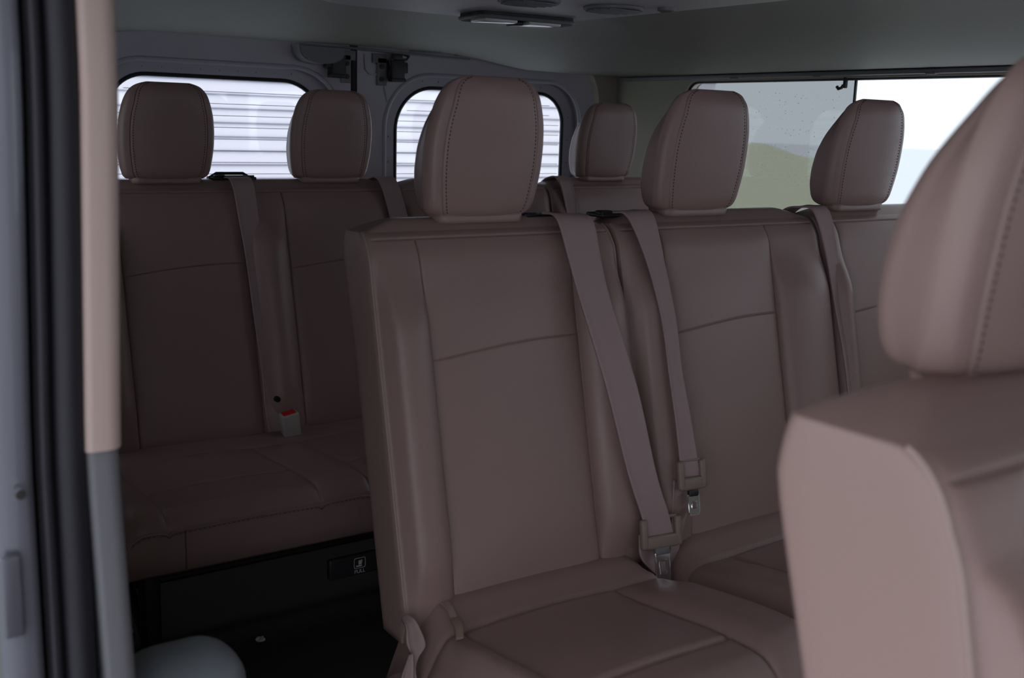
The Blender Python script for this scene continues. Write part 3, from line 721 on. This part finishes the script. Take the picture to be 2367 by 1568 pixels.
# ------------------------------------------------------------------ strap and buckle webbing at the foot of the centre seat
tb = empty('twisted_strap', 'twisted grey belt strap hanging beside the left foot of the single centre seat', 'strap')
ribbon('webbing', [((.748, 1.345, .458), (.760, 1.352, .460)), ((.743, 1.322, .455), (.764, 1.330, .456)), ((.737, 1.308, .437), (.769, 1.310, .430)), ((.742, 1.302, .418), (.760, 1.302, .420)), ((.738, 1.292, .404), (.744, 1.296, .407)), ((.728, 1.290, .385), (.742, 1.282, .382)), ((.722, 1.285, .35), (.744, 1.275, .35))], M_web, tb, th=.0022)
ribbon('strap_tail', [((.731, 1.290, .428), (.737, 1.292, .428)), ((.722, 1.287, .412), (.736, 1.287, .410)), ((.713, 1.282, .397), (.734, 1.282, .392)), ((.710, 1.278, .378), (.736, 1.276, .375)), ((.716, 1.275, .34), (.734, 1.275, .34))], M_web, tb, th=.002)
el = empty('elastic_strap', 'short tan elastic loop at the left base of the single centre seat', 'strap')
ribbon('strap', [((.825, 1.362, .462), (.838, 1.360, .462)), ((.817, 1.330, .466), (.829, 1.328, .467)), ((.808, 1.302, .466), (.819, 1.300, .466)), ((.801, 1.282, .463), (.812, 1.280, .463))], M_tantrim, el, th=.0012)
ribbon('hem_loop', [((.803, 1.292, .466), (.818, 1.290, .466)), ((.798, 1.272, .462), (.812, 1.270, .462)), ((.790, 1.254, .452), (.802, 1.252, .452))], M_tanplastic, el, th=.0022)
bm = bmesh.new(); add_box(bm, (.785, Y2-.135, .425), (.06, .03, .055), .012, seg=4); o = from_bm('hinge_cover', bm, M_tanplastic, sA)

# ------------------------------------------------------------------ under the rear bench
pt = empty('pull_handle', 'black release handle with white PULL print under the left rear bench', 'handle', (1.03, 2.08, .215))
bm = bmesh.new(); add_box(bm, (0, 0, 0), (.125, .016, .05), .006, seg=4); from_bm('grip', bm, mat('handle_plastic', (.03, .03, .035), .4), pt)
rot = Matrix.Rotation(math.radians(90), 4, 'X')
tx = bpy.data.curves.new('PULL', 'FONT'); tx.body = 'PULL'; tx.size = .0125; tx.align_x = 'CENTER'; tx.extrude = .0002
to = bpy.data.objects.new('pull_print', tx); COL.objects.link(to); to.parent = pt; to.rotation_euler = (math.radians(90), 0, 0); to.location = (.013, -.0085, -.019); pm = bpy.data.meshes.new_from_object(to); bpy.data.objects.remove(to); to = ob('pull_print', pm, M_white, pt, False); to.rotation_euler = (math.radians(90), 0, 0); to.location = (.013, -.0085, -.019)
bm = bmesh.new()
add_tube(bm, [(.013+a, -.0085, b) for a, b in rrect(-.014, .014, -.007, .017, .004, 4)], .0007, 5, True)
add_box(bm, (.014, -.0085, .006), (.008, .0008, .010)); add_box(bm, (.011, -.0085, -.002), (.014, .0008, .003)); add_box(bm, (.018, -.0085, .009), (.003, .0008, .006))
from_bm('icon_print', bm, M_white, pt, False)
bm = bmesh.new(); t = bmesh.ops.create_icosphere(bm, subdivisions=2, radius=.012)
for v in bm.verts: v.co *= random.uniform(.6, 1.2); v.co.z *= .6
bmesh.ops.translate(bm, vec=(.868, 2.235, .008), verts=bm.verts); o = from_bm('paper_scrap', bm, M_paper, None, False); tag(o, 'small crumpled white scrap on the dark floor under the rear bench', 'scrap')

# ------------------------------------------------------------------ outdoors
bm = bmesh.new(); add_box(bm, (0, 0, -.65), (300, 300, .1)); o = from_bm('ground', bm, M_concrete, None, False); struct(o, 'pale concrete yard')
# siding wall behind the van
sd = empty('building_wall', 'white lavender corrugated wall with thin horizontal joints seen through the rear windows', 'building')
bm = bmesh.new(); add_box(bm, (1.5, 8.1, 1.9), (13, .2, 5.0)); from_bm('siding', bm, M_siding, sd, False)
bm = bmesh.new(); z = -.5; k = 0
while z < 4.2:
    add_box(bm, (1.5, 7.995, z), (13, .02, .009)); z += .104; k += 1
o = from_bm('joints', bm, M_line, sd, False); o['label'] = 'thin grey horizontal joints'
# lawn beside the van
bm = bmesh.new(); add_box(bm, (-5.2, 4.6, -.59), (9, 6.6, .04)); o = from_bm('lawn', bm, mat('lawn_grass', (.30, .42, .20), .95, var=.15), None, False); struct(o, 'lawn beside the van')
# grass bank
bm = bmesh.new()
nx, ny = 40, 14; V = []
for i in range(nx):
    row = []
    for j in range(ny):
        az = math.radians(40+12.6*i/(nx-1)); q = j/(ny-1); R = 12+48*q
        hh = (.9*q**1.2+.35*math.sin(i*.35)*q*q-.55)*1.0
        ed = min(1, (nx-1-i)/6)
        row.append(bm.verts.new((R*math.sin(az), R*math.cos(az), -.62+(hh+.57)*ed+random.uniform(0, .02))))
    V.append(row)
for i in range(nx-1):
    for j in range(ny-1): bm.faces.new((V[i][j], V[i+1][j], V[i+1][j+1], V[i][j+1]))
o = from_bm('grass_bank', bm, M_grass); struct(o, 'pale green grass bank beyond the side window')
bm = bmesh.new(); vs = []
for az, R in [(38, 6), (53, 6), (53, 27), (38, 27)]: a = math.radians(az); vs.append(bm.verts.new((R*math.sin(a), R*math.cos(a), -.59)))
bm.faces.new(vs); rr_ = bmesh.ops.extrude_face_region(bm, geom=bm.faces[:]); bmesh.ops.translate(bm, vec=(0, 0, -.05), verts=[v for v in rr_['geom'] if isinstance(v, bmesh.types.BMVert)])
o = from_bm('verge', bm, M_verge, None, False); struct(o, 'pale yellow-green verge in front of the grass bank')
